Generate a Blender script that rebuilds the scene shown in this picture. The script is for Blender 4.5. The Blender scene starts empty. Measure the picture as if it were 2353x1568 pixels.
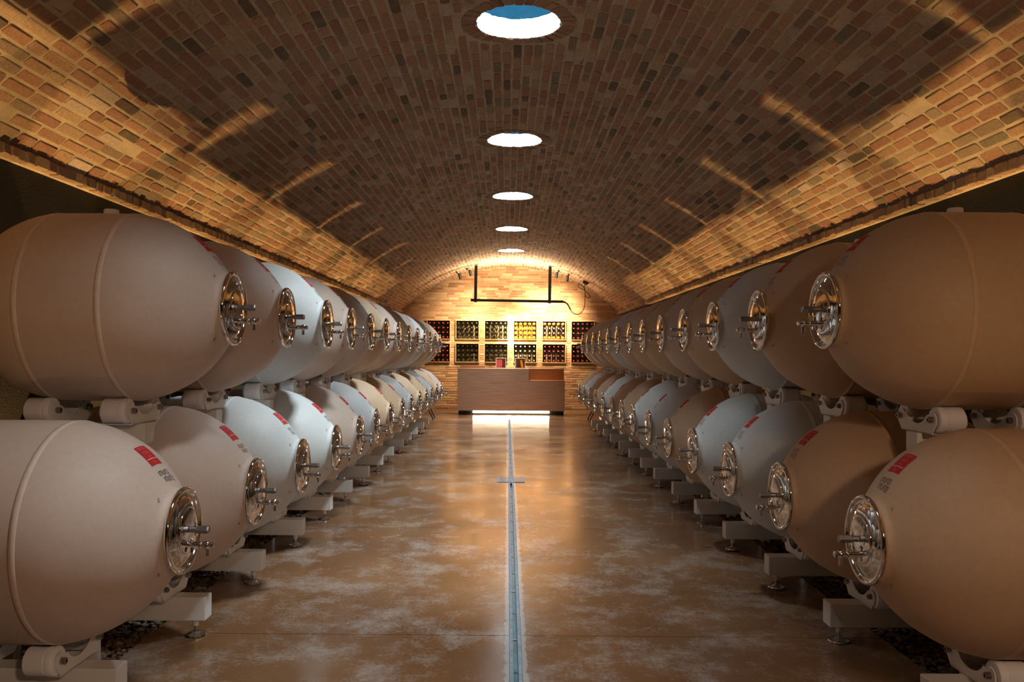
import bpy, bmesh, math, random
import numpy as np
from mathutils import Matrix, Vector
R_ = random.Random(7)
sc = bpy.context.scene
COL = sc.collection
PI = math.pi

# ------------------------------------------------------------------ camera
CAM_H = 1.47
cam = bpy.data.cameras.new('camera')
camo = bpy.data.objects.new('camera', cam)
COL.objects.link(camo)
cam.sensor_width = 36.0
cam.lens = 36.0 * 1900.0 / 2353.0
cam.shift_x = 10.1 / 2353.0
cam.shift_y = 32.0 / 2353.0
cam.clip_start = 0.05
camo.matrix_world = Matrix.Translation((0, 0, CAM_H)) @ Matrix.Rotation(PI / 2, 4, 'X') @ Matrix.Rotation(0.0074, 4, 'Z')
sc.camera = camo

# ------------------------------------------------------------------ world, exposure, daylight
sc.view_settings.view_transform = 'Standard'
sc.view_settings.look = 'None'
sc.view_settings.gamma = 1.0
sc.view_settings.use_curve_mapping = False
sc.view_settings.exposure = 0.12
sc.cycles.use_denoising = True
sc.cycles.sample_clamp_indirect = 4.0
w = bpy.data.worlds.new('sky')
sc.world = w
w.use_nodes = True
w.node_tree.nodes['Background'].inputs[0].default_value = (0.02, 0.16, 0.29, 1)
w.node_tree.nodes['Background'].inputs[1].default_value = 1.0

XC = 0.06                                  # axis of the vault
VR, VZ0 = 4.15, -0.29                      # vault radius, height of its centre
SPRING = 2.93
PHI_S = math.asin(SPRING / VR)
Y_END = 22.4
Y_BACK = -4.0
SKY_Y = [5.93 + 3.24 * i for i in range(-1, 5)]  # the first is out of view, added to brighten the near barrels
SKY_R = 0.30
SKY_TOP = 4.0
DAY_POWER = 370.0
DAY_COL = (0.94, 0.96, 0.97)
WARM = (1.0, 0.57, 0.20)
UP_POWER = 210.0
NEAR_FILL_POWER = 190.0
def lamp(name, kind, loc, power, col, target=None, **kw):
    l = bpy.data.lights.new(name, kind)
    l.energy = power
    l.color = col
    for k, v in kw.items():
        setattr(l, k, v)
    o = bpy.data.objects.new(name, l)
    COL.objects.link(o)
    o.location = loc
    if target is not None:
        d = Vector(target) - Vector(loc)
        o.rotation_euler = d.to_track_quat('-Z', 'Y').to_euler()
    return o
for sy in SKY_Y:                           # daylight falling through each round skylight, the nearest one added
    lamp('daylight', 'AREA', (XC + 0.15, sy - 0.02, SKY_TOP + 0.58), DAY_POWER * (0.42 if sy < 4 else 1.0), DAY_COL, (XC - 0.3, sy, 0), shape='DISK', size=0.62)

# ------------------------------------------------------------------ materials
def new_mat(name):
    m = bpy.data.materials.new(name)
    m.use_nodes = True
    nt = m.node_tree
    b = nt.nodes['Principled BSDF']
    return m, nt, b
def N(nt, t, **kw):
    n = nt.nodes.new(t)
    for k, v in kw.items():
        setattr(n, k, v)
    return n
def sv(n, **kw):
    for k, v in kw.items():
        n.inputs[k.replace('_', ' ')].default_value = v
def noise(nt, scale, detail=4, rough=0.55, vec=None):
    n = N(nt, 'ShaderNodeTexNoise')
    n.inputs['Scale'].default_value = scale
    n.inputs['Detail'].default_value = detail
    n.inputs['Roughness'].default_value = rough
    if vec is not None:
        nt.links.new(vec, n.inputs['Vector'])
    return n
def ramp(nt, fac, stops):
    r = N(nt, 'ShaderNodeValToRGB')
    e = r.color_ramp.elements
    while len(e) < len(stops):
        e.new(0.5)
    for i, (p, c) in enumerate(stops):
        e[i].position = p
        e[i].color = (c[0], c[1], c[2], 1)
    nt.links.new(fac, r.inputs['Fac'])
    return r
def mixc(nt, fac, a, b, mode='MIX'):
    m = N(nt, 'ShaderNodeMix', data_type='RGBA', blend_type=mode)
    for s, v in ((0, fac), (6, a), (7, b)):
        if hasattr(v, 'is_linked') or hasattr(v, 'links'):
            nt.links.new(v, m.inputs[s])
        else:
            m.inputs[s].default_value = v if s == 0 else (*v, 1)
    return m.outputs[2]
def bump(nt, b, h, strength=0.4, dist=0.01):
    n = N(nt, 'ShaderNodeBump')
    n.inputs['Strength'].default_value = strength
    n.inputs['Distance'].default_value = dist
    nt.links.new(h, n.inputs['Height'])
    nt.links.new(n.outputs['Normal'], b.inputs['Normal'])
def pos(nt):
    return N(nt, 'ShaderNodeNewGeometry').outputs['Position']
def ocoord(nt):
    return N(nt, 'ShaderNodeTexCoord').outputs['Object']
def plain(name, col, rough=0.5, metal=0.0, var=0.06, scale=8.0, bmp=0.0, **kw):
    m, nt, b = new_mat(name)
    n = noise(nt, scale, vec=ocoord(nt))
    lo = tuple(max(0, c * (1 - var)) for c in col)
    hi = tuple(min(1, c * (1 + var)) for c in col)
    r = ramp(nt, n.outputs['Fac'], [(0.3, lo), (0.7, hi)])
    nt.links.new(r.outputs['Color'], b.inputs['Base Color'])
    b.inputs['Roughness'].default_value = rough
    b.inputs['Metallic'].default_value = metal
    for k, v in kw.items():
        b.inputs[k].default_value = v
    if bmp:
        bump(nt, b, n.outputs['Fac'], bmp, 0.005)
    return m
def brick_mat(name, tint=(0.42, 0.31, 0.20)):
    m, nt, b = new_mat(name)
    at = N(nt, 'ShaderNodeAttribute', attribute_name='bcol')
    p = pos(nt)
    n1 = noise(nt, 9, 5, 0.6, p)
    n2 = noise(nt, 60, 4, 0.7, p)
    c = mixc(nt, n1.outputs['Fac'], at.outputs['Color'], tint)
    c1 = mixc(nt, 0.55, at.outputs['Color'], c)
    r = ramp(nt, n2.outputs['Fac'], [(0.3, (0.6, 0.6, 0.6)), (0.65, (1.15, 1.12, 1.08))])
    c2 = mixc(nt, 0.8, c1, r.outputs['Color'], 'MULTIPLY')
    nt.links.new(c2, b.inputs['Base Color'])
    b.inputs['Roughness'].default_value = 0.85
    s = N(nt, 'ShaderNodeMath', operation='ADD')
    nt.links.new(n2.outputs['Fac'], s.inputs[0])
    nt.links.new(n1.outputs['Fac'], s.inputs[1])
    bump(nt, b, s.outputs[0], 0.8, 0.008)
    return m
def mortar_mat(name, col):
    m, nt, b = new_mat(name)
    p = pos(nt)
    n1 = noise(nt, 5, 6, 0.65, p)
    n2 = noise(nt, 70, 3, 0.6, p)
    r = ramp(nt, n1.outputs['Fac'], [(0.3, tuple(c * 0.7 for c in col)), (0.7, tuple(min(1, c * 1.2) for c in col))])
    nt.links.new(r.outputs['Color'], b.inputs['Base Color'])
    b.inputs['Roughness'].default_value = 0.95
    bump(nt, b, n2.outputs['Fac'], 0.7, 0.006)
    return m
M = {}
M['brick'] = brick_mat('brick')
M['mortar'] = mortar_mat('mortar', (0.47, 0.385, 0.27))
M['wall_mortar'] = mortar_mat('wall_mortar', (0.50, 0.37, 0.22))
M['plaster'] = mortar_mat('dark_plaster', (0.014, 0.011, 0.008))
M['white_stone'] = mortar_mat('white_stone', (0.85, 0.87, 0.88))
def clay(name, k):
    m, nt, b = new_mat(name)
    o = ocoord(nt)
    n1 = noise(nt, 2.2, 4, 0.5, o)
    n2 = noise(nt, 45, 4, 0.6, o)
    oi = N(nt, 'ShaderNodeObjectInfo')
    r = ramp(nt, n1.outputs['Fac'], [(0.3, (0.88 * k, 0.86 * k, 0.84 * k)), (0.7, (k, k, k))])
    c = mixc(nt, 1.0, r.outputs['Color'], oi.outputs['Color'], 'MULTIPLY')
    r3 = ramp(nt, n2.outputs['Fac'], [(0.25, (0.93, 0.92, 0.90)), (0.6, (1, 1, 1))])
    c = mixc(nt, 1.0, c, r3.outputs['Color'], 'MULTIPLY')
    nt.links.new(c, b.inputs['Base Color'])
    b.inputs['Roughness'].default_value = 0.55
    b.inputs['Specular IOR Level'].default_value = 0.35
    bump(nt, b, n2.outputs['Fac'], 0.08, 0.002)
    return m
M['clay'] = clay('clay', 1.0)
M['clay_seam'] = clay('clay_seam', 1.17)
M['steel'] = plain('polished_steel', (0.80, 0.78, 0.76), 0.07, 1.0, var=0.02)
M['knurl'] = plain('knurled_steel', (0.30, 0.28, 0.27), 0.35, 1.0, var=0.2, scale=200, bmp=0.3)
M['bolt'] = plain('bolt_steel', (0.33, 0.31, 0.29), 0.3, 1.0, var=0.1)
M['chrome'] = plain('chrome', (0.7, 0.7, 0.72), 0.12, 1.0, var=0.02)
M['white_paint'] = plain('white_paint', (0.82, 0.81, 0.78), 0.38, var=0.04, scale=3)
M['nylon'] = plain('white_nylon', (0.88, 0.86, 0.88), 0.45, var=0.03)
M['red'] = plain('red_label', (0.50, 0.008, 0.012), 0.75, var=0.2, scale=60)
M['pale_print'] = plain('pale_print', (0.75, 0.55, 0.48), 0.5)
M['slot'] = plain('neck_slot', (0.30, 0.22, 0.16), 0.7)
M['print_red'] = plain('print_red', (0.62, 0.20, 0.18), 0.5)
M['ink'] = plain('black_ink', (0.03, 0.025, 0.022), 0.5)
M['black_metal'] = plain('black_metal', (0.006, 0.0055, 0.005), 0.6, var=0.1)
M['white_board'] = plain('white_board', (0.85, 0.83, 0.79), 0.5, var=0.02)
M['box_inner'] = plain('box_inner_wood', (0.55, 0.33, 0.15), 0.5)
def floor_mat():
    m, nt, b = new_mat('polished_concrete')
    p = pos(nt)
    mp = N(nt, 'ShaderNodeMapping')
    mp.inputs['Scale'].default_value = (1.0, 0.9, 1)
    nt.links.new(p, mp.inputs['Vector'])
    v = mp.outputs['Vector']
    n1 = noise(nt, 0.8, 4, 0.5, v)
    n2 = noise(nt, 2.4, 14, 0.76, v)
    n3 = noise(nt, 55, 4, 0.7, v)
    base = ramp(nt, n1.outputs['Fac'], [(0.25, (0.11, 0.048, 0.020)), (0.5, (0.18, 0.082, 0.034)), (0.75, (0.26, 0.127, 0.056))])
    s = N(nt, 'ShaderNodeMath', operation='MULTIPLY_ADD')
    nt.links.new(n3.outputs['Fac'], s.inputs[0])
    s.inputs[1].default_value = 0.28
    nt.links.new(n2.outputs['Fac'], s.inputs[2])
    sf = ramp(nt, s.outputs[0], [(0.62, (0, 0, 0)), (0.88, (0.62, 0.62, 0.62))])
    c = mixc(nt, sf.outputs['Color'], base.outputs['Color'], (0.50, 0.46, 0.42))
    # chalky crust along the drain
    sx = N(nt, 'ShaderNodeSeparateXYZ')
    nt.links.new(p, sx.inputs[0])
    d = N(nt, 'ShaderNodeMath', operation='SUBTRACT')
    nt.links.new(sx.outputs['X'], d.inputs[0])
    d.inputs[1].default_value = 0.05
    a = N(nt, 'ShaderNodeMath', operation='ABSOLUTE')
    nt.links.new(d.outputs[0], a.inputs[0])
    n4 = noise(nt, 11, 10, 0.8, p)
    k = N(nt, 'ShaderNodeMath', operation='MULTIPLY_ADD')
    nt.links.new(n4.outputs['Fac'], k.inputs[0])
    k.inputs[1].default_value = -0.10
    nt.links.new(a.outputs[0], k.inputs[2])
    kr = ramp(nt, k.outputs[0], [(0.0, (0.55, 0.55, 0.55)), (0.008, (0, 0, 0))])
    c = mixc(nt, kr.outputs['Color'], c, (0.46, 0.45, 0.45))
    # fine scratches
    wv = N(nt, 'ShaderNodeTexVoronoi', feature='DISTANCE_TO_EDGE')
    wv.inputs['Scale'].default_value = 2.2
    wp = noise(nt, 3.0, 3, 0.6, p)
    vm = N(nt, 'ShaderNodeMix', data_type='VECTOR')
    vm.inputs[0].default_value = 0.4
    nt.links.new(p, vm.inputs[4])
    nt.links.new(wp.outputs['Color'], vm.inputs[5])
    nt.links.new(vm.outputs[1], wv.inputs['Vector'])
    wr = ramp(nt, wv.outputs['Distance'], [(0.0, (0.16, 0.16, 0.16)), (0.005, (0, 0, 0))])
    wm = N(nt, 'ShaderNodeMath', operation='MULTIPLY')
    nt.links.new(wr.outputs['Color'], wm.inputs[0])
    nt.links.new(n1.outputs['Fac'], wm.inputs[1])
    c = mixc(nt, wm.outputs[0], c, (0.5, 0.48, 0.45))
    nt.links.new(c, b.inputs['Base Color'])
    n5 = noise(nt, 1.3, 2, 0.5, p)
    rr = ramp(nt, n5.outputs['Fac'], [(0.3, (0.13, 0.13, 0.13)), (0.75, (0.28, 0.28, 0.28))])
    nt.links.new(rr.outputs['Color'], b.inputs['Roughness'])
    b.inputs['Specular IOR Level'].default_value = 0.6
    bump(nt, b, n1.outputs['Fac'], 0.04, 0.01)
    return m
M['floor'] = floor_mat()
def wood(name, c0, c1, rough=0.45, sx=0.6, sz=14.0):
    m, nt, b = new_mat(name)
    mp = N(nt, 'ShaderNodeMapping')
    mp.inputs['Scale'].default_value = (sx, 3, sz)
    nt.links.new(ocoord(nt), mp.inputs['Vector'])
    n = noise(nt, 3.0, 6, 0.6, mp.outputs['Vector'])
    r = ramp(nt, n.outputs['Fac'], [(0.3, c0), (0.7, c1)])
    nt.links.new(r.outputs['Color'], b.inputs['Base Color'])
    b.inputs['Roughness'].default_value = rough
    bump(nt, b, n.outputs['Fac'], 0.1, 0.002)
    return m
M['walnut'] = wood('walnut', (0.34, 0.17, 0.095), (0.50, 0.28, 0.165))
M['oak'] = wood('oak', (0.34, 0.13, 0.04), (0.46, 0.20, 0.07))
M['rack_wood'] = wood('rack_wood', (0.36, 0.22, 0.10), (0.50, 0.33, 0.16))
M['galv'] = plain('galvanised_steel', (0.26, 0.34, 0.40), 0.5, 0.6, var=0.25, scale=25, bmp=0.1)
M['channel'] = plain('drain_channel_bed', (0.10, 0.21, 0.25), 0.3, 0.3, var=0.3, scale=12)
M['pebble'] = brick_mat('pebble', (0.16, 0.10, 0.06))
def emis(name, col, st):
    m, nt, b = new_mat(name)
    b.inputs['Base Color'].default_value = (*col, 1)
    b.inputs['Emission Color'].default_value = (*col, 1)
    b.inputs['Emission Strength'].default_value = st
    return m
M['led'] = emis('led', (1.0, 0.78, 0.50), 48.0)
def pane_mat():
    m, nt, b = new_mat('skylight_glass')
    nt.nodes.remove(b)
    tr = N(nt, 'ShaderNodeBsdfTransparent')
    nz = noise(nt, 12, 4, 0.6, pos(nt))
    r = ramp(nt, nz.outputs['Fac'], [(0.3, (0.84, 0.92, 0.95)), (0.7, (0.92, 0.97, 1.0))])
    nt.links.new(r.outputs['Color'], tr.inputs['Color'])
    gl = N(nt, 'ShaderNodeBsdfGlossy')
    gl.inputs['Roughness'].default_value = 0.05
    mx = N(nt, 'ShaderNodeMixShader')
    mx.inputs[0].default_value = 0.004
    nt.links.new(tr.outputs[0], mx.inputs[1])
    nt.links.new(gl.outputs[0], mx.inputs[2])
    nt.links.new(mx.outputs[0], nt.nodes['Material Output'].inputs['Surface'])
    return m
M['pane'] = pane_mat()
GL = {}
def glass_like(name, col):
    m = plain(name, col, 0.12, var=0.1, scale=30)
    GL[name] = m
    return m
glass_like('dark_glass', (0.018, 0.014, 0.010))
glass_like('green_glass', (0.030, 0.032, 0.014))
glass_like('amber_glass', (0.62, 0.34, 0.02))
glass_like('orange_glass', (0.45, 0.15, 0.02))
M['cap_red'] = plain('red_capsule', (0.42, 0.035, 0.05), 0.35)
M['cap_dark'] = plain('dark_capsule', (0.05, 0.05, 0.045), 0.25, 0.5)
M['cap_silver'] = plain('silver_capsule', (0.62, 0.66, 0.66), 0.25, 0.6)
M['cap_yellow'] = plain('yellow_capsule', (0.80, 0.50, 0.03), 0.3)

# ------------------------------------------------------------------ mesh helpers
def mesh(name, verts, faces, smooth=False):
    me = bpy.data.meshes.new(name)
    me.from_pydata([tuple(v) for v in verts], [], faces)
    if smooth:
        me.polygons.foreach_set('use_smooth', [True] * len(me.polygons))
    me.update()
    return me
def link(name, me, mat=None, parent=None, loc=None, kind=None):
    o = bpy.data.objects.new(name, me)
    COL.objects.link(o)
    if mat is not None and me is not None and len(me.materials) == 0:
        me.materials.append(mat)
    if parent is not None:
        o.parent = parent
    if loc is not None:
        o.location = loc
    if kind:
        o['kind'] = kind
    return o
def thing(name, label, cat, group=None, loc=(0, 0, 0), rz=0.0):
    o = bpy.data.objects.new(name, None)
    COL.objects.link(o)
    o.empty_display_size = 0.1
    o.location = loc
    o.rotation_euler = (0, 0, rz)
    o['label'] = label
    o['category'] = cat
    if group:
        o['group'] = group
    return o
def tag(o, label, cat, group=None):
    o['label'] = label
    o['category'] = cat
    if group:
        o['group'] = group
    return o
class MB:
    def __init__(s):
        s.v = []
        s.f = []
    def add(s, v, f):
        k = len(s.v)
        s.v += [tuple(p) for p in v]
        s.f += [tuple(i + k for i in q) for q in f]
        return s
    def box(s, x0, x1, y0, y1, z0, z1, c=0.0):
        if c <= 0:
            v = [(x, y, z) for z in (z0, z1) for y in (y0, y1) for x in (x0, x1)]
            return s.add(v, [(0, 2, 3, 1), (4, 5, 7, 6), (0, 1, 5, 4), (2, 6, 7, 3), (0, 4, 6, 2), (1, 3, 7, 5)])
        bm = bmesh.new()
        bmesh.ops.create_cube(bm, size=1.0)
        for q in bm.verts:
            q.co = Vector(((x0 + x1) / 2 + q.co.x * (x1 - x0), (y0 + y1) / 2 + q.co.y * (y1 - y0), (z0 + z1) / 2 + q.co.z * (z1 - z0)))
        bmesh.ops.bevel(bm, geom=bm.edges[:], offset=c, segments=2, affect='EDGES', profile=0.5)
        bm.verts.index_update()
        s.add([q.co for q in bm.verts], [tuple(q.index for q in fc.verts) for fc in bm.faces])
        bm.free()
        return s
    def lathe(s, prof, seg=24, axis='X', c=(0, 0, 0), caps=True):
        k = []
        for (a, r) in prof:
            for i in range(seg):
                t = 2 * PI * i / seg
                u, w_ = r * math.cos(t), r * math.sin(t)
                if axis == 'X':
                    k.append((c[0] + a, c[1] + u, c[2] + w_))
                elif axis == 'Y':
                    k.append((c[0] + w_, c[1] + a, c[2] + u))
                else:
                    k.append((c[0] + u, c[1] + w_, c[2] + a))
        f = []
        for j in range(len(prof) - 1):
            for i in range(seg):
                i2 = (i + 1) % seg
                f.append((j * seg + i, j * seg + i2, (j + 1) * seg + i2, (j + 1) * seg + i))
        if caps:
            f.append(tuple(range(seg))[::-1])
            f.append(tuple((len(prof) - 1) * seg + i for i in range(seg)))
        return s.add(k, f)
    def tube(s, pts, r, seg=8):
        pts = [Vector(p) for p in pts]
        k = []
        for i, p in enumerate(pts):
            a = pts[max(i - 1, 0)]
            b = pts[min(i + 1, len(pts) - 1)]
            d = (b - a).normalized()
            up = Vector((0, 0, 1)) if abs(d.z) < 0.9 else Vector((0, 1, 0))
            e1 = d.cross(up).normalized()
            e2 = d.cross(e1)
            for j in range(seg):
                t = 2 * PI * j / seg
                k.append(p + e1 * (r * math.cos(t)) + e2 * (r * math.sin(t)))
        f = []
        for i in range(len(pts) - 1):
            for j in range(seg):
                j2 = (j + 1) % seg
                f.append((i * seg + j, i * seg + j2, (i + 1) * seg + j2, (i + 1) * seg + j))
        f.append(tuple(range(seg))[::-1])
        f.append(tuple((len(pts) - 1) * seg + j for j in range(seg)))
        return s.add(k, f)
    def prism(s, poly, a0, a1, axis='X'):
        n = len(poly)
        def P(a, p):
            return (a, p[0], p[1]) if axis == 'X' else ((p[0], a, p[1]) if axis == 'Y' else (p[0], p[1], a))
        v = [P(a0, p) for p in poly] + [P(a1, p) for p in poly]
        f = [tuple(range(n))[::-1], tuple(range(n, 2 * n))]
        f += [(i, (i + 1) % n, n + (i + 1) % n, n + i) for i in range(n)]
        return s.add(v, f)
    def me(s, name, smooth=False, fix=True, angle=None):
        m = mesh(name, s.v, s.f, smooth)
        if fix:
            bm = bmesh.new()
            bm.from_mesh(m)
            bmesh.ops.recalc_face_normals(bm, faces=bm.faces[:])
            bm.to_mesh(m)
            bm.free()
        if angle is not None:
            m.set_sharp_from_angle(angle=angle)
        return m
    def build(s, name, mat, parent=None, smooth=False, loc=None, kind=None, angle=None, fix=True):
        return link(name, s.me(name, smooth, fix, angle), mat, parent, loc, kind)
A40 = math.radians(40)
def copy_tree(o, parent=None):
    c = o.copy()
    COL.objects.link(c)
    c.parent = parent
    for ch in o.children:
        copy_tree(ch, c)
    return c
def arc(phi, y, lift=0.0):
    r = VR - lift
    return (XC + r * math.sin(phi), y, VZ0 + r * math.cos(phi))
def proj(p):                                 # pixel of a world point, only used to rank bricks by size
    x, y, z = p
    if y < 0.3:
        return None
    return (1166.4 + 1900 * x / y, 816 - 1900 * (z - CAM_H) / y)

# ------------------------------------------------------------------ bricks
BRICK_COLS = [((0.34, 0.17, 0.11), 6), ((0.40, 0.24, 0.15), 6), ((0.28, 0.12, 0.085), 5), ((0.45, 0.33, 0.22), 3),
              ((0.25, 0.19, 0.14), 3), ((0.055, 0.042, 0.036), 1.4), ((0.15, 0.15, 0.12), 1.0), ((0.50, 0.42, 0.37), 1.0)]
WALL_COLS = [((0.44, 0.23, 0.10), 6), ((0.52, 0.33, 0.17), 5), ((0.36, 0.145, 0.06), 4), ((0.58, 0.43, 0.26), 4), ((0.28, 0.13, 0.065), 2)]
def pick(cols):
    t = R_.random() * sum(c[1] for c in cols)
    for c, k in cols:
        t -= k
        if t <= 0:
            break
    j = 0.85 + 0.3 * R_.random()
    return tuple(min(1, a * j) for a in c)
def brick_geo(fr, u0, u1, v0, v1, h, chip=0.010, back=-0.012):
    """worn brick: eight-cornered face, chamfered edge, sides back into the mortar. fr(u, v, h) -> point"""
    c = min(chip, 0.3 * (u1 - u0), 0.3 * (v1 - v0))
    j = lambda s: R_.uniform(-s, s)
    ring = []
    for (a, b, da, db) in ((u0, v0, 1, 1), (u1, v0, -1, 1), (u1, v1, -1, -1), (u0, v1, 1, -1)):
        k1, k2 = c * R_.uniform(0.3, 1.2), c * R_.uniform(0.3, 1.2)
        q = [(a + da * k1, b + j(0.002)), (a + j(0.002), b + db * k2)]
        if da * db > 0:
            q = q[::-1]
        ring += q
    cu, cv = (u0 + u1) / 2, (v0 + v1) / 2
    tilt_u, tilt_v = j(0.003), j(0.002)
    V = []
    for (a, b) in ring:
        V.append(fr(a, b, back))
    for (a, b) in ring:
        V.append(fr(a, b, h * 0.45))
    e = 0.006
    for (a, b) in ring:
        a2 = a - e * (1 if a > cu else -1)
        b2 = b - e * (1 if b > cv else -1)
        V.append(fr(a2, b2, h + tilt_u * (a - cu) / (u1 - u0) * 2 + tilt_v * (b - cv) / (v1 - v0) * 2))
    F = [tuple(range(16, 24))]
    for k in range(2):
        for i in range(8):
            i2 = (i + 1) % 8
            F.append((k * 8 + i, k * 8 + i2, (k + 1) * 8 + i2, (k + 1) * 8 + i))
    return V, F
def brick_mesh(name, items):
    """items: list of (verts, faces, colour) joined into one mesh"""
    V, F, C = [], [], []
    for v, f, c in items:
        k = len(V)
        V += v
        F += [tuple(i + k for i in q) for q in f]
        C += [c] * len(v)
    me = mesh(name, V, F)
    a = me.color_attributes.new('bcol', 'FLOAT_COLOR', 'POINT')
    a.data.foreach_set('color', [x for c in C for x in (*c, 1.0)])
    bm = bmesh.new()
    bm.from_mesh(me)
    bmesh.ops.recalc_face_normals(bm, faces=bm.faces[:])
    bm.to_mesh(me)
    bm.free()
    me.materials.append(M['brick'])
    return me
def place_bricks(items, parent, limit=300, rank=None, stuff_name='bricks'):
    """items: (rank, verts, faces, colour); the largest in the picture become parts of their own, the rest one part"""
    items.sort(key=lambda t: -t[0])
    n = min(limit, sum(1 for t in items if t[0] > 0))
    for t in items[:n]:
        link('brick', brick_mesh('brick', [t[1:]]), None, parent)
    if items[n:]:
        link(stuff_name, brick_mesh(stuff_name, [t[1:] for t in items[n:]]), None, parent, kind='stuff')
def shoelace(pts):
    a = 0
    for i in range(len(pts)):
        x0, y0 = pts[i]
        x1, y1 = pts[(i + 1) % len(pts)]
        a += x0 * y1 - x1 * y0
    return abs(a) / 2
def lay_course(v0, v1, blocked, lens, joint):
    """cut an interval into bricks with joints, leaving blocked spans free"""
    spans = [(v0, v1)]
    for (a, b) in blocked:
        nxt = []
        for (p, q) in spans:
            if b <= p or a >= q:
                nxt.append((p, q))
            else:
                if a - p > 0.05:
                    nxt.append((p, a - 0.012))
                if q - b > 0.05:
                    nxt.append((b + 0.012, q))
        spans = nxt
    out = []
    for (p, q) in spans:
        t = p
        first = True
        while q - t > 0.03:
            L = R_.choice(lens) * R_.uniform(0.94, 1.06)
            if first and p == v0:
                L *= R_.uniform(0.35, 1.0)
            first = False
            if q - t < L + 0.06:
                L = q - t
                if L > max(lens) * 1.25:
                    L = L / 2
            out.append((t, t + L))
            t += L + joint * R_.uniform(0.7, 1.4)
    return out

# ------------------------------------------------------------------ vault (ceiling)
def build_vault():
    mb = MB()
    us = [-PHI_S + 2 * PHI_S * i / 64 for i in range(65)]
    half = 0.5
    ph_h = half / VR
    # plain strips away from the crown, crown strip broken up round the skylights
    usl = [u for u in us if u < -ph_h - 1e-6] + [-ph_h]
    usr = [ph_h] + [u for u in us if u > ph_h + 1e-6]
    ysp = [Y_BACK] + [v for s in SKY_Y for v in (s - half, s + half)] + [Y_END + 0.3]
    for arr in (usl, usr):
        for a, b in zip(arr[:-1], arr[1:]):
            mb.add([arc(a, ysp[0]), arc(b, ysp[0]), arc(b, ysp[-1]), arc(a, ysp[-1])], [(0, 1, 2, 3)])
    uc = [-ph_h + 2 * ph_h * i / 8 for i in range(9)]
    for k in range(0, len(ysp), 2):
        for a, b in zip(uc[:-1], uc[1:]):
            mb.add([arc(a, ysp[k]), arc(b, ysp[k]), arc(b, ysp[k + 1]), arc(a, ysp[k + 1])], [(0, 1, 2, 3)])
    nseg = 64
    for s in SKY_Y:
        inner, outer = [], []
        for i in range(nseg):
            t = 2 * PI * i / nseg
            cx, cy = math.cos(t), math.sin(t)
            inner.append(arc(math.asin(SKY_R * cx / VR), s + SKY_R * cy))
            k = half / max(abs(cx), abs(cy))
            outer.append(arc(cx * k / VR, s + cy * k))
        for i in range(nseg):
            j = (i + 1) % nseg
            mb.add([inner[i], inner[j], outer[j], outer[i]], [(0, 1, 2, 3)])
    v = mb.build('ceiling', M['mortar'], kind='structure', smooth=False, fix=False)
    v['label'] = 'long brick barrel vault with worn reddish bricks in wide mortar'
    # bricks
    items = []
    fr = lambda u, y, h: arc(u / VR, y, h)
    U = VR * PHI_S
    pitch = 0.0832
    courses = []
    t = -U
    big = 0.125
    courses.append((t + 0.008, t + big - 0.012))
    t += big
    n = round((2 * U - 2 * big) / pitch)
    p = (2 * U - 2 * big) / n
    for i in range(n):
        courses.append((t + 0.0105, t + p - 0.0105))
        t += p
    courses.append((t + 0.012, t + big - 0.008))
    RING = SKY_R + 0.135
    for (u0, u1) in courses:
        um = min(abs(u0), abs(u1)) if u0 * u1 > 0 else 0
        bl = []
        for s in SKY_Y:
            if um < RING:
                d = math.sqrt(RING ** 2 - um ** 2)
                bl.append((s - d, s + d))
        lens = [0.245, 0.245, 0.235, 0.25, 0.19, 0.125] if (u1 - u0) < 0.1 else [0.25, 0.2, 0.16]
        for (a, b) in lay_course(1.2, Y_END - 0.01, bl, lens, 0.017):
            j0, j1 = R_.uniform(-0.004, 0.004), R_.uniform(-0.004, 0.004)
            h = 0.0025 + 0.0065 * R_.random()
            if R_.random() < 0.012:
                h = -0.002
            V, F = brick_geo(fr, u0 + j0, u1 + j1, a, b, h, chip=0.013)
            q = [proj(V[i]) for i in range(8, 16)]
            rank = 0
            if all(q):
                cx = sum(i[0] for i in q) / 8
                cy = sum(i[1] for i in q) / 8
                if 5 < cx < 2348 and 5 < cy < 800:
                    rank = shoelace(q)
            items.append((rank, V, F, pick(BRICK_COLS)))
    place_bricks(items, v, 300, stuff_name='vault_bricks')
    return v
ceiling = build_vault()

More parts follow.
